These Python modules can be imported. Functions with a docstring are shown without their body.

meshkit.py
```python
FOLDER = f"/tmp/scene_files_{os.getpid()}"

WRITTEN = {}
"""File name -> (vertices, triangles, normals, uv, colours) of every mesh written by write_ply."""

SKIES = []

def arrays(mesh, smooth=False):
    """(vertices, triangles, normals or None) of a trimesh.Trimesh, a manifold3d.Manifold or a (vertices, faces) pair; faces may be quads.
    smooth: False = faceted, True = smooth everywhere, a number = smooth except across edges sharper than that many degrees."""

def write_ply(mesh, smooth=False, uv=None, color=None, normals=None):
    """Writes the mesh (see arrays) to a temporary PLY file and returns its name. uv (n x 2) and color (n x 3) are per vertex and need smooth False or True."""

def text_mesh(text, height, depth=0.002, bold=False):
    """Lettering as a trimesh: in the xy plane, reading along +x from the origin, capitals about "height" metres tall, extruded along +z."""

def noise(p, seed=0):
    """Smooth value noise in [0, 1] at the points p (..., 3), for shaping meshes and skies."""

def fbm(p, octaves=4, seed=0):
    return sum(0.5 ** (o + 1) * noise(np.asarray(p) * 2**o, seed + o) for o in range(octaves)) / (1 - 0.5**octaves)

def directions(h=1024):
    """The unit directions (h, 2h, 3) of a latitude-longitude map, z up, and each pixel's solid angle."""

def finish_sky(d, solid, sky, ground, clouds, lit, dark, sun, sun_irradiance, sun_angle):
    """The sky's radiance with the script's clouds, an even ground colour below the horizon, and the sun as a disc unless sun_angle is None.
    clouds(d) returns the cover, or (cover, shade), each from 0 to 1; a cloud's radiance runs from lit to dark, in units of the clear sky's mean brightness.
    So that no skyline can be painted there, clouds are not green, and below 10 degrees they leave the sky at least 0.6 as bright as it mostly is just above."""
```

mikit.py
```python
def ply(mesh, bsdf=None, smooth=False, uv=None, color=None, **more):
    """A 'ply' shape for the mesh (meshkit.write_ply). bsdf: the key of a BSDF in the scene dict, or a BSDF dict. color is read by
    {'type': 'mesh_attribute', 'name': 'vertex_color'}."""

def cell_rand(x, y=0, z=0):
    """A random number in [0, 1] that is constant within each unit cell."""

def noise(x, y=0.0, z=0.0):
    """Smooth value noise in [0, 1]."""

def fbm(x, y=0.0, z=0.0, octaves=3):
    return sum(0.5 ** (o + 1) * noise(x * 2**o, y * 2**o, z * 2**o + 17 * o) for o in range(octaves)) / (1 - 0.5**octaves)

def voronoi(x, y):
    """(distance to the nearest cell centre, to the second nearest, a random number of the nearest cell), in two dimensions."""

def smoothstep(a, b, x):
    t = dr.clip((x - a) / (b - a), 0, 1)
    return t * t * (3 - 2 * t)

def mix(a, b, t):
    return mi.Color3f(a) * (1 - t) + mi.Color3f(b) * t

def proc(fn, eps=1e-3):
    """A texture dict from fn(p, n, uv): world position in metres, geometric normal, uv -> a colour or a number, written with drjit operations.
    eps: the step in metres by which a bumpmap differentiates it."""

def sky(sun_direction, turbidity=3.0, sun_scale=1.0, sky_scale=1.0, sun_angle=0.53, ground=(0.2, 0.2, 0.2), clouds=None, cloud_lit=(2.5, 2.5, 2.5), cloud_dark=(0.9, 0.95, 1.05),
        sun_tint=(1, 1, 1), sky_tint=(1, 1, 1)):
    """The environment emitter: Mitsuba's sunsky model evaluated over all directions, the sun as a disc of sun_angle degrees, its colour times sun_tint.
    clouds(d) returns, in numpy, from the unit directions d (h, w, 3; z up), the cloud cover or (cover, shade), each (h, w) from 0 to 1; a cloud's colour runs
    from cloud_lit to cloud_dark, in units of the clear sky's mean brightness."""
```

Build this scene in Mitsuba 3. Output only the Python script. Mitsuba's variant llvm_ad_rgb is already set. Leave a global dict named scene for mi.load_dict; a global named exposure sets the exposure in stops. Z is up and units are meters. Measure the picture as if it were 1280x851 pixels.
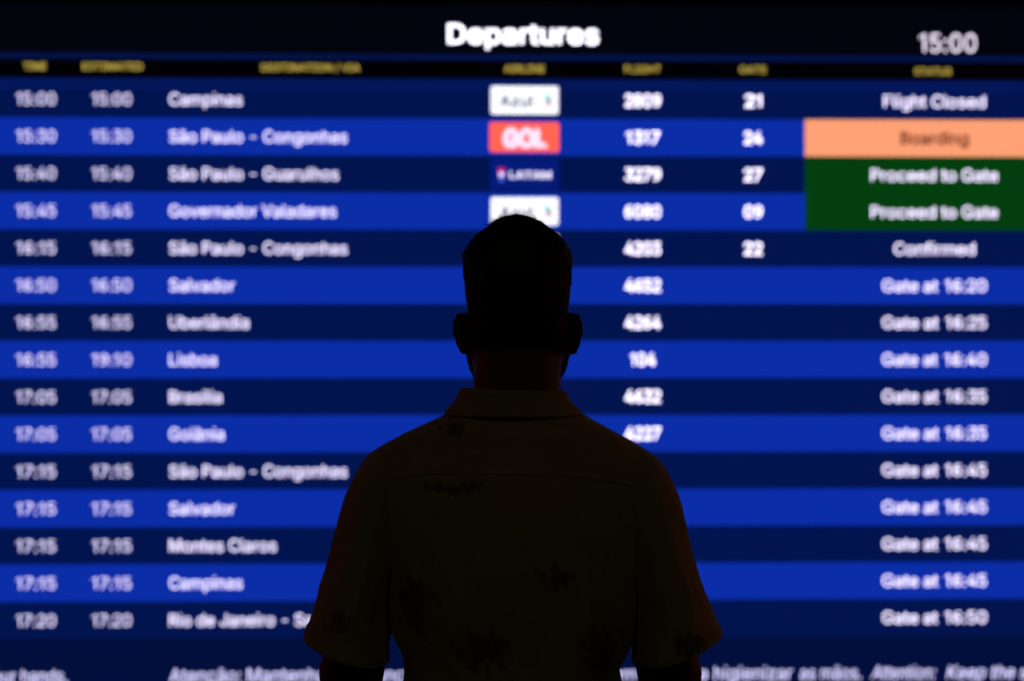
import math, random
import numpy as np, trimesh, manifold3d, shapely
import mitsuba as mi, drjit as dr
import mikit, meshkit

random.seed(7); RNG = np.random.default_rng(7)
T = mi.ScalarTransform4f
scene, labels = {}, {}

# ------------------------------------------------------------------ camera, lights, exposure
F = 1778.0                      # focal length for a 1280 pixel wide frame (about a 50 mm lens)
CAM_Z, MAN_Y, BOARD_Y = 1.595, 1.886, 4.0
exposure = 0.0
scene['camera'] = {'type': 'thinlens', 'fov': math.degrees(2 * math.atan(640 / F)), 'fov_axis': 'x',
                   'aperture_radius': 0.0092, 'focus_distance': 1.86, 'near_clip': 0.05, 'far_clip': 100.0,
                   'to_world': T().look_at([0, 0, CAM_Z], [0, 1, CAM_Z], [0, 0, 1])}
WARM_LIGHT, RED_LEFT, RED_RIGHT = (13.0, 10.2, 4.9), (7.5, .9, .6), (13.0, 3.1, .7)
# what the display shows, as light given off
WHITE, SOFT, GREYW = (2.0, 1.85, 2.3), (1.5, 1.38, 1.9), (1.12, 1.02, 1.5)
BRIGHT, DARK, DARK_TOP = (0.0031, 0.0262, 0.385), (0.0006, 0.0068, 0.077), (0.0008, 0.0084, 0.100)
HEAD_BG, STRIP_BG, LINE, TICK_BG = (0.0008, 0.0011, 0.0038), (0.0005, 0.0006, 0.0014), (0.0008, 0.0065, 0.06), (0.0005, 0.0048, 0.045)

# ------------------------------------------------------------------ materials
def rgb(*c): return {'type': 'rgb', 'value': list(c)}
def bsdf(key, **k):
    scene[key] = {'type': 'twosided', 'bsdf': {'type': 'principled', **k}}
    return key
def tone(a, b, sx, sy, sz, o=3):
    return mikit.proc(lambda p, n, uv: mikit.mix(a, b, mikit.fbm(p.x * sx, p.y * sy, p.z * sz, octaves=o)))
bsdf('black_glass', base_color=rgb(.012, .012, .014), roughness=.55, specular=.2)
bsdf('casing_metal', base_color=rgb(.02, .02, .022), roughness=.6, specular=.3)
bsdf('wall_paint', base_color=tone((.035, .034, .034), (.05, .048, .046), 3, 3, 3), roughness=.8, specular=.2)
bsdf('ceiling_paint', base_color=tone((.03, .03, .03), (.04, .04, .04), 2, 2, 2), roughness=.9, specular=.1)
bsdf('floor_stone', base_color=tone((.03, .028, .026), (.07, .066, .06), 14, 14, 14, 4), roughness=.35, specular=.3)
bsdf('lamp_metal', base_color=rgb(.4, .4, .4), roughness=.4, metallic=.6)
bsdf('skin', base_color=tone((.15, .068, .045), (.19, .09, .06), 60, 60, 60), roughness=.55, specular=.3)
bsdf('hair', base_color=rgb(.008, .006, .005), roughness=.6, specular=.25)
bsdf('eye_white', base_color=rgb(.42, .40, .38), roughness=.2)
bsdf('eye_iris', base_color=rgb(.05, .03, .015), roughness=.2)
bsdf('trouser_cloth', base_color=tone((.02, .022, .03), (.03, .033, .042), 200, 200, 40), roughness=.85, specular=.1)
bsdf('shoe_leather', base_color=rgb(.03, .022, .018), roughness=.45)
bsdf('shoe_rubber', base_color=rgb(.12, .11, .1), roughness=.7)

PRINTS = [(-.122, 1.262, .024, .042), (-.035, 1.205, .04, .028), (.112, 1.203, .024, .045), (-.072, 1.409, .034, .011),
          (.055, 1.30, .022, .016), (-.075, 1.482, .02, .010), (.225, 1.21, .022, .016), (-.215, 1.235, .022, .018), (.16, 1.05, .03, .045),
          (-.1, 1.02, .035, .045), (.02, .95, .03, .05), (.03, 1.12, .02, .03)]
def shirt_colour(p, n, uv):
    base = mikit.mix((.47, .40, .26), (.56, .48, .32), mikit.fbm(p.x * 90, p.y * 90, p.z * 25))
    w = mikit.fbm(p.x * 130, p.y * 60, p.z * 60, octaves=3) - .5
    m = mi.Float(0)
    for x, z, rx, rz in PRINTS:
        d = dr.sqrt(dr.square((p.x - x) / rx) + dr.square((p.z - z) / rz))
        ang = dr.atan2(p.z - z, p.x - x)
        m = dr.maximum(m, 1 - mikit.smoothstep(.35, 1.15, d + .14 * dr.sin(ang * 7 + 3 * d + 9 * x) * mikit.smoothstep(.2, .8, d) + 2.2 * w))
    return mikit.mix(base, mi.Color3f(.07, .075, .06), m * .72)
scene['shirt_cloth'] = {'type': 'twosided', 'bsdf': {'type': 'bumpmap',
    'arbitrary': mikit.proc(lambda p, n, uv: 0.00025 * (dr.sin(p.z * 5200) * dr.sin(p.x * 5200)) + .002 * mikit.fbm(p.x * 40, p.y * 40, p.z * 16)), 'scale': 1.0,
    'bsdf': {'type': 'principled', 'base_color': mikit.proc(shirt_colour), 'roughness': .85, 'specular': .15, 'sheen': .3}}}

# ------------------------------------------------------------------ helpers
def key_for(name, parent=None):
    base = f'{parent}__{name}' if parent else name
    k, i = base, 0
    while k in scene or k in labels:
        i += 1; k = f'{base}_{i:03d}'
    return k
def obj(name, mesh, mat, parent=None, smooth=False, glow=None, weight=None, label=None, category=None, kind=None, group=None):
    k = key_for(name, parent)
    scene[k] = mikit.ply(mesh, mat, smooth=smooth)
    if glow is not None:
        e = {'type': 'area', 'radiance': rgb(*glow)}
        if weight: e['sampling_weight'] = float(weight)
        scene[k]['emitter'] = e
    l = {a: b for a, b in dict(label=label, category=category, kind=kind, group=group).items() if b}
    if l: labels[k] = l
    return k
def box(x0, x1, y0, y1, z0, z1):
    m = trimesh.creation.box((x1 - x0, y1 - y0, z1 - z0)); m.apply_translation(((x0 + x1) / 2, (y0 + y1) / 2, (z0 + z1) / 2)); return m
def sphere_man(c, r, n=20): return manifold3d.Manifold.sphere(r, n).translate([float(a) for a in c])
def hull(*cs): return manifold3d.Manifold.batch_hull([sphere_man(c, r) for c, r in cs])
def tm(man):
    m = man.to_mesh(); return trimesh.Trimesh(m.vert_properties[:, :3], m.tri_verts, process=True)
def mf(mesh): return manifold3d.Manifold(manifold3d.Mesh(np.asarray(mesh.vertices, np.float32), np.asarray(mesh.faces, np.uint32)))
def PX(x): return (x - 640.0) / (F / MAN_Y)           # the man's measures, taken off the picture at his own distance
def PZ(y): return CAM_Z - (y - 425.5) / (F / MAN_Y)

# ------------------------------------------------------------------ the setting
obj('floor', box(-5, 5, -4, 4.4, -.1, 0), 'floor_stone', kind='structure', label='dark stone hall floor below the frame')
obj('wall_front', box(-5, 5, 4.25, 4.4, 0, 3.7), 'wall_paint', kind='structure', label='dark wall behind the departures board')
obj('wall_left', box(-5.15, -5, -4, 4.4, 0, 3.7), 'wall_paint', kind='structure', label='dark side wall left of the hall')
obj('wall_right', box(5, 5.15, -4, 4.4, 0, 3.7), 'wall_paint', kind='structure', label='dark side wall right of the hall')
obj('ceiling', box(-5, 5, -4, 4.4, 3.7, 3.8), 'ceiling_paint', kind='structure', label='dark ceiling of the hall')

# ------------------------------------------------------------------ the departures board
S = BOARD_Y / F                                      # metres per layout unit
YAW = 1.09
BOARD = T().translate([0, BOARD_Y, CAM_Z]).rotate([0, 0, 1], YAW)
BM = np.array(BOARD.matrix, float)
KU = math.sin(math.radians(YAW)) / F
def U(px): d = px - 640.0; return d / (1 - d * KU)   # layout units right of the board's middle
def V(py): return 425.5 - py                         # layout units above the board's middle
def put(m):
    m.apply_transform(BM); return m
def slab(u0, u1, v0, v1, back, front, r=0):
    """A thin plate in layout units, its face 'front' metres in front of the casing's face."""
    if r:
        g = shapely.box(u0 + r, v0 + r, u1 - r, v1 - r).buffer(r, quad_segs=5)
        m = trimesh.creation.extrude_polygon(shapely.affinity.scale(g, S, S, origin=(0, 0)), front - back, engine='earcut')
        m.apply_transform(np.array([[1, 0, 0, 0], [0, 0, -1, -back], [0, 1, 0, 0], [0, 0, 0, 1.0]]))
        return put(m)
    return put(box(u0 * S, u1 * S, -front, -back, v0 * S, v1 * S))
def one_mesh(cap, depth, bold):
    """A plain figure 1 without a foot."""
    w = cap * (.17 if bold else .13)
    g = shapely.Polygon([(0, 0), (w, 0), (w, cap), (0, cap)]).union(shapely.Polygon([(w, cap), (.02 * cap, cap), (-.26 * cap, .80 * cap), (-.26 * cap, .80 * cap - w * .95), (0, cap - w * .8)]))
    m = trimesh.creation.extrude_polygon(g, depth, engine='earcut'); m.apply_translation((.04 * cap, 0, 0)); return m
def six_mesh(cap, depth, bold):
    """A 6 with a closed bowl and a curved back; turned round it is a 9."""
    w = cap * (.17 if bold else .13)
    t = np.linspace(0, 2 * math.pi, 40)
    bowl = shapely.LineString(np.stack([.31 + .25 * np.cos(t), .31 + .25 * np.sin(t)], 1) * cap)
    t = np.linspace(0, 1, 16)[:, None]
    back = shapely.LineString(((1 - t) ** 3 * [.06, .31] + 3 * (1 - t) ** 2 * t * [.06, .78] + 3 * (1 - t) * t ** 2 * [.24, .98] + t ** 3 * [.53, .90]) * cap)
    return trimesh.creation.extrude_polygon(bowl.union(back).buffer(w / 2, quad_segs=4), depth, engine='earcut')
GLYPHS = {}
def glyph(c, cap, bold):
    if (c, cap, bold) not in GLYPHS:
        if c in '69':
            m = six_mesh(cap, .0008, bold)
            if c == '9': m.apply_transform(np.array([[-1, 0, 0, .62 * cap], [0, -1, 0, cap], [0, 0, 1, 0], [0, 0, 0, 1.0]]))
        else:
            m = one_mesh(cap, .0008, bold) if c == '1' else meshkit.text_mesh(c, cap, .0008, bold=bold)
        GLYPHS[c, cap, bold] = m
    return GLYPHS[c, cap, bold].copy()
FIGURE = dict(zip('0123456789:', (.90, .62, .78, .78, .85, .80, .80, .74, .84, .80, .42)))
def figures(s, cap, bold):
    """Numbers and times, every figure in a cell of the same width."""
    x, out = 0.0, []
    for c in s:
        m = glyph(c, cap, bold); cell = cap * FIGURE[c]
        m.apply_translation((x + cell / 2 - m.bounds[:, 0].mean() + (-.09 * cap if c == '1' else 0), 0, 0)); x += cell; out.append(m)
    return trimesh.util.concatenate(out), x
def text(s, u, v, cap, width=None, xs=1.0, align='c', front=.003, bold=False, shear=0.0):
    """Lettering: u the middle (or left edge) and v the middle of the capitals, cap their height, all in layout units."""
    lead, _, tail = s.rpartition(' ')
    if s.replace(':', '').isdigit():
        m = figures(s, cap, bold)[0]
    elif tail.replace(':', '').isdigit():
        m = meshkit.text_mesh(lead, cap, .0008, bold=bold)
        n = figures(tail, cap, bold)[0]; n.apply_translation((m.bounds[1][0] + .60 * cap - n.bounds[0][0], 0, 0))
        m = trimesh.util.concatenate([m, n])
    else:
        m = meshkit.text_mesh(s, cap, .0008, bold=bold)
    x0, x1 = m.bounds[0][0], m.bounds[1][0]
    k = width / (x1 - x0) if width else xs
    w = (x1 - x0) * k
    ve = m.vertices.copy()
    x = (ve[:, 0] - x0) * k + ve[:, 1] * shear - (w / 2 if align == 'c' else w if align == 'r' else 0)
    m.vertices = np.stack([(x + u) * S, -(front + ve[:, 2]), (ve[:, 1] - cap / 2 + v) * S], 1)
    return put(m)

def words(name, mesh, *a, cap=15.0, **k):
    """The lettering as one part per word."""
    from scipy.sparse.csgraph import connected_components
    n, lv = connected_components(trimesh.graph.edges_to_coo(mesh.edges, count=len(mesh.vertices)))
    x = mesh.vertices[:, 0]
    spans = sorted((x[lv == i].min(), x[lv == i].max(), i) for i in range(n))
    group, g, end = {}, 0, spans[0][1]
    for x0, x1, i in spans:
        if x0 - end > .32 * cap * S: g += 1
        end = max(end, x1); group[i] = g
    fg = np.array([group[i] for i in range(n)])[lv[mesh.faces[:, 0]]]
    for j in range(g + 1):
        m = mesh.submesh([np.nonzero(fg == j)[0]], append=True, repair=False)
        obj(name, m, *a, **k)
UL, UR, VT, VB = U(-23), U(1331), V(6), V(872)
B = 'departures_board'
labels[B] = {'label': 'large glowing blue flight departures display board on the dark wall behind the man', 'category': 'display board'}
outer = shapely.box(UL - 14, VB - 14, UR + 14, VT + 14)
cas = trimesh.util.concatenate([box((UL - 14) * S, (UR + 14) * S, .0, .16, (VB - 14) * S, (VT + 14) * S)])
obj('casing', put(cas), 'casing_metal', B)
for n, (a, b, c, d) in enumerate([(UL - 14, UR + 14, VT, VT + 14), (UL - 14, UR + 14, VB - 14, VB), (UL - 14, UL, VB, VT), (UR, UR + 14, VB, VT)]):
    obj('bezel', slab(a, b, c, d, 0, .012), 'casing_metal', B, label='black bezel' if n == 0 else None)
for u, v in ((-480, -120), (480, -120), (-480, 120), (480, 120)):
    obj('wall_bracket', put(box((u - 30) * S, (u + 30) * S, .16, .27, (v - 40) * S, (v + 40) * S)), 'casing_metal', B)

hp = obj('header_panel', slab(UL, UR, V(68), VT, 0, .001), 'black_glass', B, glow=HEAD_BG, label='black header panel across the top')
obj('title', text('Departures', U(654), V(42.5), 24.0, width=189, front=.0015, bold=True), 'black_glass', hp, glow=(2.2, 2.1, 2.5), weight=.05, label='white title reading Departures')
obj('clock', text('15:00', U(1184.5), V(51.5), 23.0, width=72, front=.0015), 'black_glass', hp, glow=(1.35, 1.2, 1.5), weight=.05, label='white clock time reading 15:00')
obj('divider_line', slab(UL, UR, V(75.5), V(68), 0, .001), 'black_glass', B, glow=LINE, weight=.2, label='thin dark blue line under the header')
hs = obj('heading_strip', slab(UL, UR, V(99), V(75.5), 0, .001), 'black_glass', B, glow=STRIP_BG, label='black strip of yellow column headings')
for s, x, y, w in (('TIME', 43.5, 85, 28), ('ESTIMATED', 141, 85, 74), ('DESTINATION / VIA', 388.5, 85.5, 122), ('AIRLINE', 655.5, 86, 50), ('FLIGHT', 803.5, 86, 45), ('GATE', 941, 86, 33), ('STATUS', 1166, 87.5, 46)):
    obj('heading', text(s, U(x), V(y), 9.0, width=w, front=.0015), 'black_glass', hs, glow=(.75, .56, .10), weight=.05, label=f'yellow heading reading {s}')

ROWS = [('15:00', '15:00', 'Campinas', 'a', '2809', '21', 'Flight Closed'), ('15:30', '15:30', 'São Paulo - Congonhas', 'g', '1317', '24', 'Boarding'),
        ('15:40', '15:40', 'São Paulo - Guarulhos', 'l', '3279', '27', 'Proceed to Gate'), ('15:45', '15:45', 'Governador Valadares', 'a', '6080', '09', 'Proceed to Gate'),
        ('16:15', '16:15', 'São Paulo - Congonhas', 'a', '4203', '22', 'Confirmed'), ('16:50', '16:50', 'Salvador', '', '4652', '', 'Gate at 16:20'),
        ('16:55', '16:55', 'Uberlândia', '', '4264', '', 'Gate at 16:25'), ('16:55', '19:10', 'Lisboa', '', '104', '', 'Gate at 16:40'),
        ('17:05', '17:05', 'Brasília', '', '4632', '', 'Gate at 16:35'), ('17:05', '17:05', 'Goiânia', '', '4227', '', 'Gate at 16:35'),
        ('17:15', '17:15', 'São Paulo - Congonhas', '', '', '', 'Gate at 16:45'), ('17:15', '17:15', 'Salvador', '', '', '', 'Gate at 16:45'),
        ('17:15', '17:15', 'Montes Claros', '', '', '', 'Gate at 16:45'), ('17:15', '17:15', 'Campinas', '', '', '', 'Gate at 16:45'),
        ('17:20', '17:20', 'Rio de Janeiro - Santos Dumont', '', '', '', 'Gate at 16:50')]
PITCH, ROW0 = 46.28, 125.2
COLOUR_WORD = {'Boarding': 'orange', 'Proceed to Gate': 'green'}
for i, (t1, t2, dest, air, fl, gate, st) in enumerate(ROWS):
    yc = ROW0 + PITCH * i
    v0, v1 = V(yc + PITCH / 2), V(yc - PITCH / 2) if i else V(99)
    R = obj('flight_row', slab(UL, UR, v0, v1, 0, .001), 'black_glass', B, glow=BRIGHT if i % 2 else DARK, weight=1.5 if i % 2 else .5,
            label=f'{"bright" if i % 2 else "dark"} blue row of the {t1} flight to {dest if "Rio" not in dest else "Rio de Janeiro"}')
    if i == 0:
        obj('top_stripe', slab(UL, UR, V(114), V(99), .001, .0013), 'black_glass', R, glow=DARK_TOP, weight=.2)
    tv = V(yc)
    obj('departure_time', text(t1, U(45), tv, 15.0, width=48.5, front=.0015), 'black_glass', R, glow=GREYW, weight=.03)
    obj('estimated_time', text(t2, U(139.5), tv, 15.0, width=48.5, front=.0015), 'black_glass', R, glow=GREYW, weight=.03)
    words('destination', text(dest, U(212), tv, 15.0, xs=.955, align='l', front=.0015), 'black_glass', R, glow=SOFT, weight=.03)
    if fl:
        obj('flight_number', text(fl, U(803.5), tv, 15.5, width=11.2 * len(fl) - (2 if fl[0] == '1' else 0), front=.0015, bold=True), 'black_glass', R, glow=WHITE, weight=.03)
    if gate:
        obj('gate_number', text(gate, U(941.5), tv, 15.5, width=21 if gate == '21' else 23, front=.0015, bold=True), 'black_glass', R, glow=WHITE, weight=.03)
    front = .0015
    if st in COLOUR_WORD:
        orange = st == 'Boarding'
        obj('status_panel', slab(U(1006), UR, v0, v1, .001, .002), 'black_glass', R, glow=(1.0, .36, .18) if orange else (.0010, .048, .0048), weight=.3, label=f'{COLOUR_WORD[st]} status panel')
        front = .0025
    wid = {'Flight Closed': 128, 'Boarding': 86, 'Proceed to Gate': 160, 'Confirmed': 102}.get(st, 131)
    words('status', text(st, U(1168), tv, 15.0, width=wid, front=front, bold=st == 'Boarding'), 'black_glass', R, glow=(.10, .004, .0005) if st == 'Boarding' else (1.65, 1.5, 2.0), weight=.03,
        label='brown lettering reading Boarding' if st == 'Boarding' else None)
    if air == 'a':
        obj('airline_panel', slab(U(613.5), U(698), tv - 17.5, tv + 17.5, .001, .002, r=3), 'black_glass', R, glow=(1.2, 1.2, 1.28), weight=.1, label='white airline panel')
        obj('airline_lettering', text('Azul', U(646), tv - 1, 13.5, width=43, front=.0025, bold=True), 'black_glass', R, glow=(.002, .006, .06), weight=.02, label='dark blue airline lettering')
        for n, (vv, c) in enumerate(((5.5, (.35, 1.0, .95)), (1.5, (.25, .5, .4)), (-2.5, (.5, .35, .45)), (-5.5, (1.1, .25, .45)))):
            obj('airline_emblem', slab(U(680 + n), U(688 + min(n, 2)) - (n == 3) * 2, tv + vv - 2.2, tv + vv + 1.8, .002, .0025), 'black_glass', R, glow=c, weight=.02,
                label='small coloured mosaic emblem' if n == 0 else None)
    if air == 'g':
        obj('airline_panel', slab(U(612), U(699), tv - 18.5, tv + 18.5, .001, .002, r=3), 'black_glass', R, glow=(1.25, .135, .085), weight=.1, label='orange red airline panel')
        obj('airline_lettering', trimesh.util.concatenate([text('GOL', U(656 + a), tv - 1 + b, 21.0, width=52, front=.0025 + c, bold=True) for a, b, c in ((-1.8, -1.2, 0), (1.8, -1.2, .0001), (0, 1.5, .0002))]), 'black_glass', R, glow=(1.45, .88, 1.15), weight=.02, label='white airline lettering')
    if air == 'l':
        obj('airline_panel', slab(U(613), U(698), tv - 20, tv + 20, .001, .002), 'black_glass', R, glow=(.001, .011, .19), weight=.05, label='deep blue airline panel')
        obj('airline_lettering', text('LATAM', U(663), tv - 1, 8.8, width=51, front=.0025), 'black_glass', R, glow=(1.9, 1.8, 2.2), weight=.02, label='white airline lettering')
        for n, (pts, c) in enumerate((([(622, 8), (632, 7), (629, 3), (624, 2)], (.75, .02, .14)), ([(623, 2), (631, 2.5), (629, -3), (625, -4)], (1.2, .9, 1.5)), ([(624, -5), (630, -4), (628, -10), (625, -9)], (.1, .16, .9)))):
            g = shapely.Polygon([((U(a)) * S, (tv + b) * S) for a, b in pts])
            m = trimesh.creation.extrude_polygon(g, .0006, engine='earcut')
            m.apply_transform(np.array([[1, 0, 0, 0], [0, 0, -1, -.002], [0, 1, 0, 0], [0, 0, 0, 1.0]]))
            obj('airline_emblem', put(m), 'black_glass', R, glow=c, weight=.02, label='red and white airline emblem' if n == 0 else None)

vb = V(ROW0 + PITCH * 14.5)
tk = obj('ticker_strip', slab(UL, UR, VB, vb, 0, .001), 'black_glass', B, glow=TICK_BG, weight=.5, label='dark blue ticker strip along the bottom')
TG = (1.0, .94, 1.5)
for s, x0, x1 in (('your hands.', -20, 84), ('Atenção: Mantenha o distanciamento', 212, 585), ('e utilize o álcool em gel para higienizar', 592, 990), ('as mãos.', 1000, 1076), ('Attention:', 1089, 1167), ('Keep the social', 1183, 1330)):
    words('ticker_text', text(s, U(x0), V(842), 16.0, width=U(x1) - U(x0), align='l', front=.0015, shear=.22 if x0 > 1080 else .06), 'black_glass', tk, glow=TG, weight=.03)

# ------------------------------------------------------------------ the man
P = 'person'
labels[P] = {'label': 'man seen from behind in a loose short-sleeved printed shirt, standing before the departures board', 'category': 'person'}

def surface_nets(f, lo, hi, h):
    n = np.ceil((np.array(hi) - lo) / h).astype(int) + 1
    ax = [lo[k] + h * np.arange(n[k]) for k in range(3)]
    val = np.empty(n, np.float32)
    for s in range(0, n[2], 48):
        x, y, z = np.meshgrid(ax[0], ax[1], ax[2][s:s + 48], indexing='ij')
        val[:, :, s:s + 48] = f(x, y, z)
    inside = val < 0
    c = [inside[a:n[0] - 1 + a, b:n[1] - 1 + b, d:n[2] - 1 + d] for a in (0, 1) for b in (0, 1) for d in (0, 1)]
    cnt = sum(a.astype(np.int8) for a in c)
    act = np.argwhere((cnt > 0) & (cnt < 8))
    idx = -np.ones(n - 1, np.int64); idx[tuple(act.T)] = np.arange(len(act))
    acc, num = np.zeros((len(act), 3)), np.zeros(len(act))
    corners = [(a, b, d) for a in (0, 1) for b in (0, 1) for d in (0, 1)]
    for p in corners:
        for k in range(3):
            if p[k]: continue
            q = list(p); q[k] = 1
            va, vb_ = val[tuple((act + p).T)], val[tuple((act + q).T)]
            on = (va < 0) != (vb_ < 0)
            t = np.where(on, va / np.where(on, va - vb_, 1), 0)
            pt = np.array(p, float) + np.eye(3)[k] * t[:, None]
            acc[on] += pt[on]; num += on
    verts = np.array(lo) + h * (act + acc / num[:, None])
    faces = []
    for k in range(3):
        a, b = (k + 1) % 3, (k + 2) % 3
        e = np.argwhere(np.take(inside, range(n[k] - 1), k) != np.take(inside, range(1, n[k]), k))
        e = e[(e[:, a] > 0) & (e[:, b] > 0) & (e[:, a] < n[a] - 1) & (e[:, b] < n[b] - 1)]
        da, db = np.eye(3, dtype=int)[a], np.eye(3, dtype=int)[b]
        q = np.stack([idx[tuple((e - da - db).T)], idx[tuple((e - db).T)], idx[tuple(e.T)], idx[tuple((e - da).T)]], 1)
        flip = ~inside[tuple(e.T)]
        q[flip] = q[flip][:, ::-1]
        faces.append(q)
    q = np.vstack(faces)
    return trimesh.Trimesh(verts, np.vstack([q[:, [0, 1, 2]], q[:, [0, 2, 3]]]), process=False)

def relax(m, n, lamb=.5, nu=.53):
    from scipy.sparse import coo_matrix
    e = m.edges_unique; k = len(m.vertices)
    a = coo_matrix((np.ones(2 * len(e)), (np.r_[e[:, 0], e[:, 1]], np.r_[e[:, 1], e[:, 0]])), (k, k)).tocsr()
    d = np.maximum(np.asarray(a.sum(1)), 1); v = np.array(m.vertices)
    for j in range(n):
        for f in (lamb, -nu): v = v + f * (a @ v / d - v)
    m.vertices = v
def smin(a, b, k):
    h = np.clip(.5 + .5 * (b - a) / k, 0, 1)
    return b * (1 - h) + a * h - k * h * (1 - h)
def cone(x, y, z, a, b, ra, rb):
    a, b = np.array(a, float), np.array(b, float); d = b - a
    t = np.clip(((x - a[0]) * d[0] + (y - a[1]) * d[1] + (z - a[2]) * d[2]) / (d @ d), 0, 1)
    return np.sqrt((x - a[0] - d[0] * t) ** 2 + (y - a[1] - d[1] * t) ** 2 + (z - a[2] - d[2] * t) ** 2) - (ra + (rb - ra) * t)
def ell(x, y, z, c, r, axes=None):
    p = [x - c[0], y - c[1], z - c[2]]
    if axes is not None: p = [p[0] * u[0] + p[1] * u[1] + p[2] * u[2] for u in axes]
    q = np.sqrt(sum((a / s) ** 2 for a, s in zip(p, r)))
    g = np.sqrt(sum((a / s ** 2) ** 2 for a, s in zip(p, r))) + 1e-9
    return q * (q - 1) / g

# head: width, back and front of each level (picture rows; metres from the man's middle plane)
HP = np.array([[268, 646, 3, .000, .014], [270.5, 646, 13, -.022, .034], [274, 646, 23, -.040, .047], [284, 647, 38, -.062, .064], [291.5, 647, 48.5, -.074, .073], [299, 647, 56, -.083, .079], [312, 646.5, 65, -.092, .087],
               [325, 645, 70.5, -.098, .092], [344, 646.3, 73.5, -.101, .096], [363, 647, 72.2, -.099, .098], [382, 647.5, 68, -.093, .098], [395, 647, 66, -.086, .098],
               [415, 647, 64.5, -.074, .100], [444, 647.5, 62, -.046, .100], [458, 647.5, 59.5, -.030, .097], [472, 647.3, 53, -.010, .094], [486, 647, 40, .02, .09], [494, 647, 22, .045, .08], [497, 647, 6, .058, .068]])
from scipy.interpolate import PchipInterpolator
_y = np.concatenate([np.linspace(268, 300, 80)[:-1], np.linspace(300, 497, 120)])
HP = np.column_stack([_y, PchipInterpolator(HP[:, 0], HP[:, 1:])(_y)])
HZ = PZ(HP[:, 0])[::-1]
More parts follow.
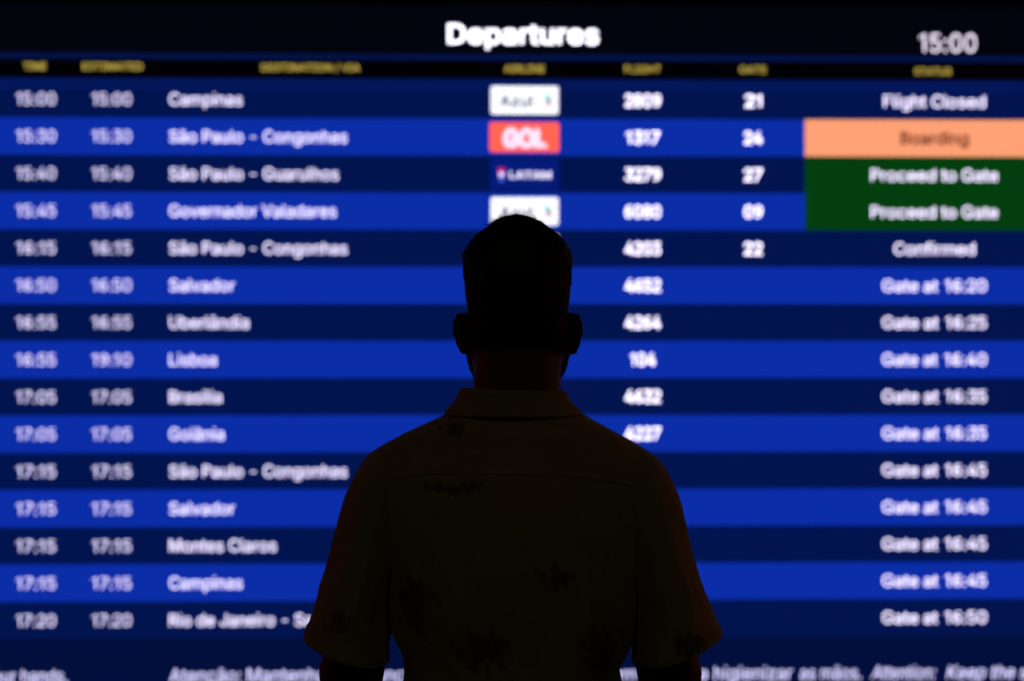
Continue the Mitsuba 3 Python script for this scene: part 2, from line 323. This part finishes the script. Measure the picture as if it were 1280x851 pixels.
def head_field(x, y, z, inset=0.0, inset_fn=None):
    zz = np.clip(z, HZ[0], HZ[-1])
    xc, hw = PX(np.interp(zz, HZ, HP[::-1, 1])), np.interp(zz, HZ, HP[::-1, 2]) / (F / MAN_Y)
    yb, yf = np.interp(zz, HZ, HP[::-1, 3]) + MAN_Y, np.interp(zz, HZ, HP[::-1, 4]) + MAN_Y
    b = (yf - yb) / 2
    e = 2.25
    r = ((np.abs(x - xc) / hw) ** e + (np.abs(y - (yb + yf) / 2) / b) ** e) ** (1 / e)
    d = (r - 1) * np.minimum(hw, b) * .8
    d = np.maximum(d, np.maximum(z - HZ[-1], HZ[0] - z))
    return d + (inset if inset_fn is None else inset_fn(x, y, z))
HC = PX(647)
def skull_inset(x, y, z):   # the hair's thickness over the skin: long on top, cropped below
    return np.interp(z, [PZ(480), PZ(430), PZ(380), PZ(330), PZ(285)], [.000, .0015, .004, .008, .013])
def hairline(x, y, z):      # < 0 where hair grows
    yy = y - MAN_Y
    front = yy - np.interp(z, [PZ(450), PZ(415), PZ(395), PZ(370), PZ(330), PZ(300), PZ(275)], [-.012, .012, .035, .062, .080, .090, .2])
    nape = PZ(466) - z + 10 * np.maximum(0, np.abs(x - HC) - .058)
    ear = .024 - np.sqrt((yy - .004) ** 2 + ((z - PZ(420)) * .75) ** 2)
    return np.maximum(np.maximum(front, nape * .7), ear)
ARM = {-1: [(PX(492), PZ(622)), (PX(440), PZ(838)), (PX(437), PZ(885)), (PX(433), PZ(1010)), (PX(432), PZ(1125))],
       1: [(PX(788), PZ(622)), (PX(836), PZ(838)), (PX(841), PZ(885)), (PX(845), PZ(1010)), (PX(847), PZ(1125))]}
ARM_Y = [0.0, -.005, -.004, .018, .038]
ARM_R = [.040, .0395, .036, .037, .026]
def face_field(x, y, z):
    Y = MAN_Y
    d = head_field(x, y, z, inset_fn=skull_inset)
    top = z > 1.45
    for s in (-1, 1):
        d = np.where(top, np.maximum(d, -ell(x, y, z, (HC + s * .032, Y + .106, PZ(400)), (.017, .014, .011))), d)
        d = np.where(top, smin(d, ell(x, y, z, (HC + s * .031, Y + .086, PZ(389)), (.022, .012, .007)), .012), d)
        d = np.where(top, smin(d, ell(x, y, z, (HC + s * .034, Y + .078, PZ(424)), (.020, .018, .014)), .015), d)
        # ear: a tilted dish with a rim and a lobe, standing off the head
        xh, x = x, x + s * (.0050 if s < 0 else .0022) * np.clip((PZ(414) - z) / .027, 0, 1)
        c = np.array([HC + s * .0725, Y - .002, PZ(417)])
        u = np.array([s * .5, -.866, 0]); w = np.array([s * .866, .5, 0]); v = np.array([0, 0, 1.0])
        dish = ell(x, y, z, c, (.0160, .0055, .0255), (u, w, v))
        for t0, t1 in zip(np.linspace(-.35, 1.0, 7)[:-1], np.linspace(-.35, 1.0, 7)[1:]):
            pts = [c + u * (.0155 if t > .32 else .0125) * math.cos((t - .32) * 2.6) + v * .0245 * math.sin((t - .32) * 2.6) + w * .0025 for t in (t0, t1)]
            dish = smin(dish, cone(x, y, z, *pts, .0036, .0036), .004)
        dish = smin(dish, ell(x, y, z, c + np.array([-s * .007, .005, -.0205]), (.0065, .008, .0085)), .006)
        x = xh
        d = np.where(top, smin(d, dish, .006), d)
    d = np.where(top, smin(d, cone(x, y, z, (HC, Y + .100, PZ(398)), (HC, Y + .119, PZ(428)), .007, .011), .012), d)
    for s in (-1, 1):
        d = np.where(top, smin(d, ell(x, y, z, (HC + s * .012, Y + .108, PZ(430)), (.008, .009, .007)), .006), d)
    d = np.where(top, smin(d, ell(x, y, z, (HC, Y + .1, PZ(452)), (.024, .009, .005)), .006), d)
    d = np.where(top, smin(d, ell(x, y, z, (HC, Y + .099, PZ(459)), (.020, .010, .006)), .006), d)
    d = np.where(top, smin(d, ell(x, y, z, (HC, Y + .085, PZ(482)), (.022, .016, .014)), .015), d)
    return d
def body_field(x, y, z):
    Y = MAN_Y
    d = face_field(x, y, z) if z.max() > 1.44 else np.full(x.shape, 9.0)
    # neck, trunk
    nc = PX(646.3)
    neck = np.maximum(np.sqrt(((x - nc) / 1.0) ** 2 + ((y - Y + .005 - (z - 1.5) * .12) / 1.05) ** 2) - np.interp(z, [1.45, 1.5, 1.56, 1.62], [.066, .0592, .0575, .055]), np.maximum(z - 1.62, 1.42 - z))
    d = smin(d, neck, .008)
    trunk = ell(x, y, z, (0, Y + .005, 1.29), (.165, .095, .20))
    trunk = smin(trunk, cone(x, y, z, (-.115, Y, PZ(608)), (.115, Y, PZ(608)), .040, .040), .05)
    trunk = smin(trunk, ell(x, y, z, (0, Y + .01, 1.06), (.125, .085, .17)), .05)
    trunk = smin(trunk, ell(x, y, z, (0, Y, .92), (.125, .078, .12)), .05)
    d = smin(d, trunk, .03)
    for s in (-1, 1):
        limb = None
        for k in range(4):
            a, b = ((*ARM[s][j][:1], Y + ARM_Y[j], ARM[s][j][1]) for j in (k, k + 1))
            c = cone(x, y, z, a, b, ARM_R[k], ARM_R[k + 1])
            limb = c if limb is None else smin(limb, c, .012)
        d = smin(d, limb, .012)
        leg = cone(x, y, z, (s * .08, Y, .88), (s * .098, Y + .005, .50), .066, .052)
        leg = smin(leg, cone(x, y, z, (s * .098, Y + .005, .50), (s * .105, Y - .008, .33), .051, .050), .03)
        leg = smin(leg, cone(x, y, z, (s * .105, Y - .008, .33), (s * .112, Y - .018, .09), .050, .036), .03)
        foot = smin(cone(x, y, z, (s * .112, Y - .03, .06), (s * .13, Y + .13, .045), .036, .026), cone(x, y, z, (s * .112, Y - .02, .1), (s * .112, Y - .03, .06), .036, .036), .02)
        d = smin(d, smin(leg, foot, .02), .02)
    return d

body = surface_nets(body_field, (-.30, MAN_Y - .14, .005), (.30, MAN_Y + .19, 1.775), .0036)

def hand(s):
    """A relaxed hanging hand: thumb side forward, palm towards the thigh."""
    wx, wz = ARM[s][-1]; wy = MAN_Y + ARM_Y[-1]
    def p(inn, fwd, down): return np.array([wx - s * inn, wy + fwd, wz - down])
    parts = [hull((p(0, .010, -.035), .022), (p(0, -.010, -.035), .022), (p(0, .014, .02), .0165), (p(0, -.014, .02), .0165)),
             hull((p(0, .014, .015), .015), (p(0, -.016, .015), .015), (p(.002, .033, .088), .0105), (p(.002, .011, .094), .0105), (p(.002, -.011, .09), .0105), (p(.002, -.030, .081), .010))]
    for fwd, down, ln, r, curl in ((.033, .088, .074, .0092, 14), (.011, .094, .083, .0095, 17), (-.011, .09, .077, .0092, 20), (-.030, .081, .060, .0082, 24)):
        a, ang, fan = p(.002, fwd * .97, down - .012), 8.0, fwd * .5
        for seg in (.47, .30, .25):
            t = math.radians(ang)
            b = a + ln * seg * np.array([-s * math.sin(t), fan * .35, -math.cos(t)]) + (np.array([0, 0, -.012]) if seg == .47 else 0)
            parts.append(hull((a, r), (b, r * .93))); a, r, ang = b, r * .93, ang + curl
    a, b, c, e = p(.004, .018, .018), p(.014, .046, .052), p(.018, .056, .086), p(.021, .058, .112)
    parts += [hull((a, .015), (b, .0125)), hull((b, .0118), (c, .0105)), hull((c, .0105), (e, .0085))]
    m = manifold3d.Manifold.batch_boolean(parts, manifold3d.OpType.Add).refine_to_length(.0035)
    m = tm(m); relax(m, 12)
    return m
try:
    whole = mf(body)
    assert whole.status() == manifold3d.Error.NoError and whole.num_tri() > 1000
    for s in (-1, 1):
        whole = whole + mf(hand(s))
    body = tm(whole)
except Exception as ex:
    print('body union failed:', ex)
    body = trimesh.util.concatenate([body] + [hand(s) for s in (-1, 1)])
relax(body, 4)
obj('body', body, 'skin', P, smooth=True, label='dark-lit skin of head, neck, ears and bare forearms')

# hair: cropped sides, longer wispy top, with loose strands
def hair_field(x, y, z):
    rough = .0016 * (meshkit.noise(np.stack([x * 260, y * 260, z * 120], -1)) - .5) * 2
    return np.maximum(head_field(x, y, z, 0) + rough, hairline(x, y, z))
hair = surface_nets(hair_field, (HC - .09, MAN_Y - .115, PZ(475)), (HC + .09, MAN_Y + .115, PZ(264)), .0028)
relax(hair, 3)
obj('hair', hair, 'hair', P, smooth=True, label='short black hair')
def strand(p, d, ln, r, bend):
    p, d = np.array(p), np.array(d) / np.linalg.norm(d)
    pts = [p + d * ln * t + np.array(bend) * ln * t * t for t in np.linspace(0, 1, 5)]
    vs, fs = [], []
    a = np.cross(d, [0.3, 1, .2]); a /= np.linalg.norm(a); b = np.cross(d, a)
    for k, q in enumerate(pts):
        for j in range(3):
            th = 2 * math.pi * j / 3; vs.append(q + r * (1 - .2 * k) * (a * math.cos(th) + b * math.sin(th)))
    for k in range(4):
        for j in range(3):
            i0, i1 = k * 3 + j, k * 3 + (j + 1) % 3
            fs += [[i0, i1, i1 + 3], [i0, i1 + 3, i0 + 3]]
    return np.array(vs), np.array(fs)
vs, fs, at = [], [], 0
for k in range(900):
    th, ph = RNG.uniform(0, 2 * math.pi), math.sqrt(RNG.uniform(0, 1)) * .55
    rad = .062 * ph
    x0, y0 = HC - .002 + rad * math.cos(th), MAN_Y - .004 + rad * 1.1 * math.sin(th)
    zz = np.linspace(PZ(330), PZ(268), 60)
    inside = head_field(np.full(60, x0), np.full(60, y0), zz) < 0
    if not inside.any(): continue
    z0 = zz[inside][-1] - .002
    nrm = np.array([(x0 - HC) / .07, (y0 - MAN_Y) / .095, .9])
    lay = np.array([RNG.normal(-.05, .35), RNG.normal(.7, .4), RNG.normal(.12, .15)])
    v, f = strand((x0, y0, z0), nrm * .16 + lay, RNG.uniform(.009, .018), .00035, (0, 0, -.35))
    vs.append(v); fs.append(f + at); at += len(v)
obj('loose_strands', trimesh.Trimesh(np.vstack(vs), np.vstack(fs), process=False), 'hair', 'person__hair', kind='stuff', label='fine loose hair strands on the crown')
# beard along the jaw
def beard_field(x, y, z):
    yy = y - MAN_Y
    rough = .0014 * (meshkit.noise(np.stack([x * 320, y * 320, z * 320], -1)) - .5) * 2
    area = np.maximum(np.maximum(z - np.interp(yy, [.0, .02, .07, .1], [PZ(415), PZ(436), PZ(448), PZ(444)]), .004 - yy), PZ(498) - z)
    mouth = ell(x, y, z, (HC, MAN_Y + .105, PZ(456)), (.022, .03, .009))
    return np.maximum(np.maximum(head_field(x, y, z, -.0028) + rough, area), -mouth)
beard = surface_nets(beard_field, (HC - .08, MAN_Y - .02, PZ(502)), (HC + .08, MAN_Y + .115, PZ(410)), .003)
obj('beard', beard, 'hair', P, smooth=True, label='short dark beard along the jaw')
for s in (-1, 1):
    e = trimesh.creation.icosphere(3, .0115); e.apply_translation((HC + s * .032, MAN_Y + .0845, PZ(400)))
    k = obj('eye', e, 'eye_white', P, smooth=True)
    ir = trimesh.creation.icosphere(2, 1); ir.apply_scale((.0062, .002, .0062)); ir.apply_translation((HC + s * .032, MAN_Y + .0950, PZ(400)))
    obj('iris', ir, 'eye_iris', k, smooth=True)
    br = tm(hull(((HC + s * .015, MAN_Y + .0985, PZ(387)), .0035), ((HC + s * .032, MAN_Y + .0955, PZ(383)), .0035)) + hull(((HC + s * .032, MAN_Y + .0955, PZ(383)), .0035), ((HC + s * .047, MAN_Y + .083, PZ(387)), .0025)))
    obj('eyebrow', br, 'hair', P, smooth=True)

# ---- shirt
TP = np.array([[500, 585, 701, -.050, .03], [510, 570, 714, -.061, .04], [520, 553.5, 733, -.069, .05], [526, 540, 743, -.073, .056], [541, 507, 770, -.083, .068], [556, 479.5, 797, -.088, .08], [568, 461, 816, -.095, .088],
               [583, 450, 829, -.101, .096], [600, 448, 833, -.106, .103], [625, 455, 831, -.111, .11], [650, 462, 825, -.114, .117], [700, 476, 812, -.116, .123], [750, 483, 803, -.113, .124],
               [790, 492, 795, -.107, .122], [812, 504, 787, -.103, .121], [835, 507, 774.5, -.1, .121], [851, 505.5, 778, -.1, .121], [900, 503, 780, -.101, .122], [950, 500, 784, -.106, .123], [1020, 495, 789, -.114, .124], [1110, 490, 793, -.118, .125]])
def torso_point(th, py, off=0.0):
    """th 0 = right (+x), -90 degrees = back; py the picture row of that level."""
    l, r, yb, yf = (np.interp(py, TP[:, 0], TP[:, k]) for k in (1, 2, 3, 4))
    xc, hw = PX((l + r) / 2), (r - l) / 2 / (F / MAN_Y)
    c, s = np.cos(th), np.sin(th)
    e = 2 / 2.35
    x = xc + (hw + off) * np.sign(c) * np.abs(c) ** e
    d = np.where(s < 0, -yb, yf) + off
    y = MAN_Y + d * np.sign(s) * np.abs(s) ** e
    return np.stack([x, y, PZ(py) + 0 * x], -1)
def folds(p, amp=1.0):
    """Cloth relief in metres: soft hanging folds down the back and pulls near the armpits."""
    x, y, z = p[..., 0], p[..., 1], p[..., 2]
    n1 = meshkit.fbm(np.stack([x * 13, y * 13, z * 4.2], -1), 3, 5) - .5
    n2 = meshkit.fbm(np.stack([x * 34 + z * 12, y * 34, z * 13], -1), 2, 11) - .5
    return amp * (.021 * n1 + .009 * n2)
NT, NZ = 260, 230
def grid_mesh(pts, close_u=True):
    """A closed tube of rings pts (rings, around, 3) with both ends capped."""
    a, b = pts.shape[:2]
    v = np.vstack([pts.reshape(-1, 3), pts[0].mean(0), pts[-1].mean(0)])
    i, j = np.meshgrid(np.arange(a - 1), np.arange(b), indexing='ij'); i, j = i.ravel(), j.ravel(); k = (j + 1) % b
    f = np.vstack([np.stack([i * b + j, i * b + k, (i + 1) * b + k], 1), np.stack([i * b + j, (i + 1) * b + k, (i + 1) * b + j], 1)])
    jj = np.arange(b); kk = (jj + 1) % b
    f = np.vstack([f, np.stack([0 * jj + a * b, kk, jj], 1), np.stack([0 * jj + a * b + 1, (a - 1) * b + jj, (a - 1) * b + kk], 1)])
    m = trimesh.Trimesh(v, f, process=False)
    if m.volume < 0: m.invert()
    return m
th = np.linspace(0, 2 * math.pi, NT, endpoint=False)
pys = np.concatenate([np.linspace(500, 600, 70)[:-1], np.linspace(600, 1110, 161)])
NZ = len(pys)
pts = torso_point(th[None, :] + 0 * pys[:, None], pys[:, None] + 0 * th[None, :])
base = torso_point(th[None, :] + 0 * pys[:, None], pys[:, None] + 0 * th[None, :], .01) - pts
base /= np.linalg.norm(base, axis=-1, keepdims=True) + 1e-9
edge = np.abs(np.sin(th))[None, :] ** .8                                   # keep the outline, crumple the broad sides
ramp = np.interp(pys, [505, 560, 620], [0, .35, 1])[:, None]
pts = pts + base * (folds(pts) * (.15 + .85 * edge) * ramp)[..., None]
# hollow shirt: outside, then back up inside, so that the hem is an open edge
inner = torso_point(th[None, :] + 0 * pys[:, None], pys[:, None] + 0 * th[None, :], -.004)
shirt = obj('shirt', grid_mesh(np.concatenate([pts, inner[::-1][:40]])), 'shirt_cloth', P, smooth=50, label='light short-sleeved shirt with dark palm prints')

# back yoke: its own panel, its lower seam an arc over the shoulder blades
SEAM = np.array([[441, 622], [450, 611], [481.6, 595.5], [530, 585], [580, 583], [632, 583], [713, 587], [766, 595], [806, 609], [833, 618]])
tb = np.linspace(math.pi + .02, 2 * math.pi - .02, 150)
ts = np.linspace(0, 1, 46)
yk = np.zeros((46, 150, 3)); yk_n = np.zeros_like(yk)
for j, a in enumerate(tb):
    x = 640 + PX(640) + 0; seam = 600.0
    for _ in range(8):
        xx = torso_point(np.array(a), np.array(seam))[0] * (F / MAN_Y) * MAN_Y / (MAN_Y + .0) + 640
        seam = float(np.interp(xx, SEAM[:, 0], SEAM[:, 1]))
    py = 512 + (seam - 512) * ts
    q = torso_point(np.full(46, a), py); q1 = torso_point(np.full(46, a), py, .01)
    nn = q1 - q; nn /= np.linalg.norm(nn, axis=-1, keepdims=True)
    r = np.interp(py, [505, 560, 620], [0, .35, 1])
    q = q + nn * (folds(q) * (.15 + .85 * abs(math.sin(a)) ** .8) * r)[:, None]
    yk[:, j], yk_n[:, j] = q, nn
hem = np.interp(ts, [0, .9, .965, 1], [.0012, .0014, .0028, .0020])[:, None, None]
out, inn = yk + yk_n * hem, yk - yk_n * .002
loop = np.concatenate([out, inn[:, ::-1]], axis=1)
obj('back_yoke', grid_mesh(loop), 'shirt_cloth', shirt, smooth=40, label='back yoke panel across the shoulders')

def sleeve(rings, name):
    """Rings given as (outer x, y, inner x, y, half depth, y shift) off the picture."""
    R = np.array(rings, float); n = 90
    t = np.linspace(0, len(R) - 1, n)
    from scipy.interpolate import PchipInterpolator
    C = PchipInterpolator(np.arange(len(R)), R)(t)
    ph = np.linspace(0, 2 * math.pi, 120, endpoint=False)
    o = np.stack([PX(C[:, 0]), 0 * t, PZ(C[:, 1])], 1); i_ = np.stack([PX(C[:, 2]), 0 * t, PZ(C[:, 3])], 1)
    def surf(off):
        c = (o + i_) / 2; h = (o - i_) / 2; L = np.linalg.norm(h, axis=1, keepdims=True); h = h / L
        e = 2 / 2.15
        cc = np.sign(np.cos(ph)) * np.abs(np.cos(ph)) ** e; ss = np.sign(np.sin(ph)) * np.abs(np.sin(ph)) ** e
        d = h[:, None] * ((L + off)[:, None] * cc[None, :, None])
        y = (C[:, 4] + off)[:, None] * ss[None] + C[:, 5][:, None] + MAN_Y
        p = c[:, None] + d; p[..., 1] = y
        return p
    p0 = surf(0.0); nn = surf(.01) - p0; nn /= np.linalg.norm(nn, axis=-1, keepdims=True)
    x, y, z = p0[..., 0], p0[..., 1], p0[..., 2]
    rel = (meshkit.fbm(np.stack([x * 16, y * 16, z * 9], -1), 3, 21) - .5) * .02 + (meshkit.fbm(np.stack([x * 40, y * 40, z * 18 + x * 20], -1), 2, 3) - .5) * .009
    side = np.abs(np.sin(ph))[None, :] ** .8
    p = p0 + nn * (rel * (.12 + .88 * side) * np.interp(t, [0, .8, 2], [.2, .6, 1])[:, None])[..., None]
    tt = t[:, None]
    stitch = np.interp(t, [0, len(R) - 1.36, len(R) - 1.30, len(R) - 1.24, len(R) - 1], [0, 0, -.0012, .0012, .0012])[:, None, None]
    p = p + nn * stitch
    inside = surf(-.004)[::-1][:45]
    return grid_mesh(np.concatenate([p, inside]))
LEFT = [(476, 560, 520, 566, .045, 0), (462, 567.5, 515, 585, .066, 0), (449.5, 583, 512, 608, .082, 0), (432.5, 617, 508, 645, .093, -.002), (420, 669, 498, 700, .094, -.004), (401, 736, 488, 768, .094, -.004), (383.5, 787.5, 486, 825, .094, -.004)]
RIGHT = [(800, 560, 758, 566, .045, 0), (815.6, 567.7, 765, 585, .066, 0), (830.4, 582.5, 768, 608, .082, 0), (848.5, 622, 772, 648, .093, -.002), (859, 675, 782, 703, .094, -.004), (878, 732, 791, 768, .094, -.004), (899, 785, 791, 825, .094, -.004)]
for rg in (LEFT, RIGHT):
    obj('sleeve', sleeve(rg, ''), 'shirt_cloth', shirt, smooth=50)

# folded collar, open at the front
na = 160
ca = np.linspace(math.radians(-90 - 152), math.radians(-90 + 152), na)
prof = [(0.0, 0.0), (.12, .35), (.5, .6), (.85, .85), (1.0, 1.0)]
def collar_ring(t, off):
    hw = np.interp(t, [0, .12, 1], [60.5, 64.5, 87.5]) / (F / MAN_Y) + off
    bd = np.interp(t, [0, .12, 1], [.0655, .067, .0755]) + off
    xc = PX(np.interp(t, [0, 1], [641, 642.0]))
    x, y = xc + hw * np.cos(ca), MAN_Y - .004 + bd * np.sin(ca)
    fr = np.clip((np.sin(ca) + .35) / 1.35, 0, 1)
    slope = (x - xc) * (-.028)
    z = PZ(np.interp(t, [0, .12, .9, 1], [486.3, 485, 512, 516.5])) - .075 * fr ** 1.3 + slope * (1 - t)
    return np.stack([x, y, z], 1)
tt = np.linspace(0, 1, 22)
outr = np.array([collar_ring(t, .0015 + .0016 * math.sin(t * 9)) for t in tt]); inr = np.array([collar_ring(t, -.0022) for t in tt])
loop = np.concatenate([outr, inr[:, ::-1]], axis=1)
obj('collar', grid_mesh(loop), 'shirt_cloth', shirt, smooth=40, label='folded shirt collar')
st = lambda py, o: np.stack([PX(642) + (62 / (F / MAN_Y) + o) * np.cos(ca), MAN_Y - .004 + (.066 + o) * np.sin(ca), PZ(py) - .07 * np.clip((np.sin(ca) + .35) / 1.35, 0, 1) ** 1.3], 1)
ys = np.linspace(487, 528, 8)
obj('collar_stand', grid_mesh(np.concatenate([np.array([st(a, -.001) for a in ys]), np.array([st(a, -.004) for a in ys])[:, ::-1]], axis=1)), 'shirt_cloth', shirt, smooth=40)
for k, z in enumerate((1.36, 1.27, 1.18, 1.09, 1.0, .92)):
    b = trimesh.creation.cylinder(.0055, .003, sections=20); b.apply_transform(trimesh.transformations.rotation_matrix(math.pi / 2, [1, 0, 0]))
    yf = torso_point(np.array(math.pi / 2), np.array(425.5 + (CAM_Z - z) * F / MAN_Y))[1]
    b.apply_translation((0, yf + .003, z)); obj('button', b, 'shoe_rubber', shirt)

# ---- trousers and shoes (below the frame)
def trousers_field(x, y, z):
    d = ell(x, y, z, (0, MAN_Y + .004, .93), (.148, .098, .13))
    for s in (-1, 1):
        d = smin(d, cone(x, y, z, (s * .076, MAN_Y + .004, .86), (s * .098, MAN_Y + .005, .5), .078, .074), .03)
        d = smin(d, cone(x, y, z, (s * .098, MAN_Y + .003, .5), (s * .112, MAN_Y - .018, .05), .074, .066), .02)
    d = d + .003 * (meshkit.noise(np.stack([x * 25, y * 25, z * 18], -1)) - .5)
    return np.maximum(d, np.maximum(z - 1.01, .055 - z))
obj('trousers', surface_nets(trousers_field, (-.22, MAN_Y - .15, .03), (.22, MAN_Y + .15, 1.02), .008), 'trouser_cloth', P, smooth=True, label='dark trousers')
for s in (-1, 1):
    up = hull(((s * .112, MAN_Y - .065, .045), .038), ((s * .113, MAN_Y - .02, .075), .042), ((s * .128, MAN_Y + .09, .045), .045), ((s * .134, MAN_Y + .165, .04), .035))
    up = up.trim_by_plane([0, 0, 1], .018).refine_to_length(.012)
    k = obj('shoe', tm(up), 'shoe_leather', P, smooth=40)
    cs = manifold3d.CrossSection.batch_hull([manifold3d.CrossSection.circle(r, 32).translate([x, y]) for x, y, r in ((s * .112, MAN_Y - .065, .041), (s * .128, MAN_Y + .09, .049), (s * .134, MAN_Y + .165, .038))])
    obj('sole', tm(manifold3d.Manifold.extrude(cs, .0205).translate([0, 0, .0002])), 'shoe_rubber', k, smooth=30)

# ------------------------------------------------------------------ lamps of the hall, behind and beside the viewer
for k, x in enumerate((-1.3, 1.3)):
    D = key_for('ceiling_downlight')
    labels[D] = {'label': ('left' if k == 0 else 'right') + ' warm round ceiling downlight behind the viewer, outside the picture', 'category': 'lamp'}
    tr = trimesh.creation.annulus(.10, .13, .03, sections=48); tr.apply_translation((x, -1.0, 3.685)); obj('trim_ring', tr, 'lamp_metal', D, smooth=30)
    ds = trimesh.creation.cylinder(.099, .012, sections=48); ds.apply_translation((x, -1.0, 3.694)); obj('diffuser', ds, 'lamp_metal', D, glow=WARM_LIGHT, weight=6)
for k, (x, c) in enumerate(((-1, RED_LEFT), (1, RED_RIGHT))):
    D = key_for('wall_lamp')
    labels[D] = {'label': ('left' if k == 0 else 'right') + ' small red glowing wall lamp on the side wall, outside the picture', 'category': 'lamp'}
    obj('back_plate', box(min(x * 4.97, x * 5), max(x * 4.97, x * 5), 3.65, 4.05, 1.3, 1.9), 'lamp_metal', D)
    obj('shade', box(min(x * 4.9, x * 4.97), max(x * 4.9, x * 4.97), 3.73, 3.97, 1.38, 1.82), 'lamp_metal', D, glow=c, weight=6)
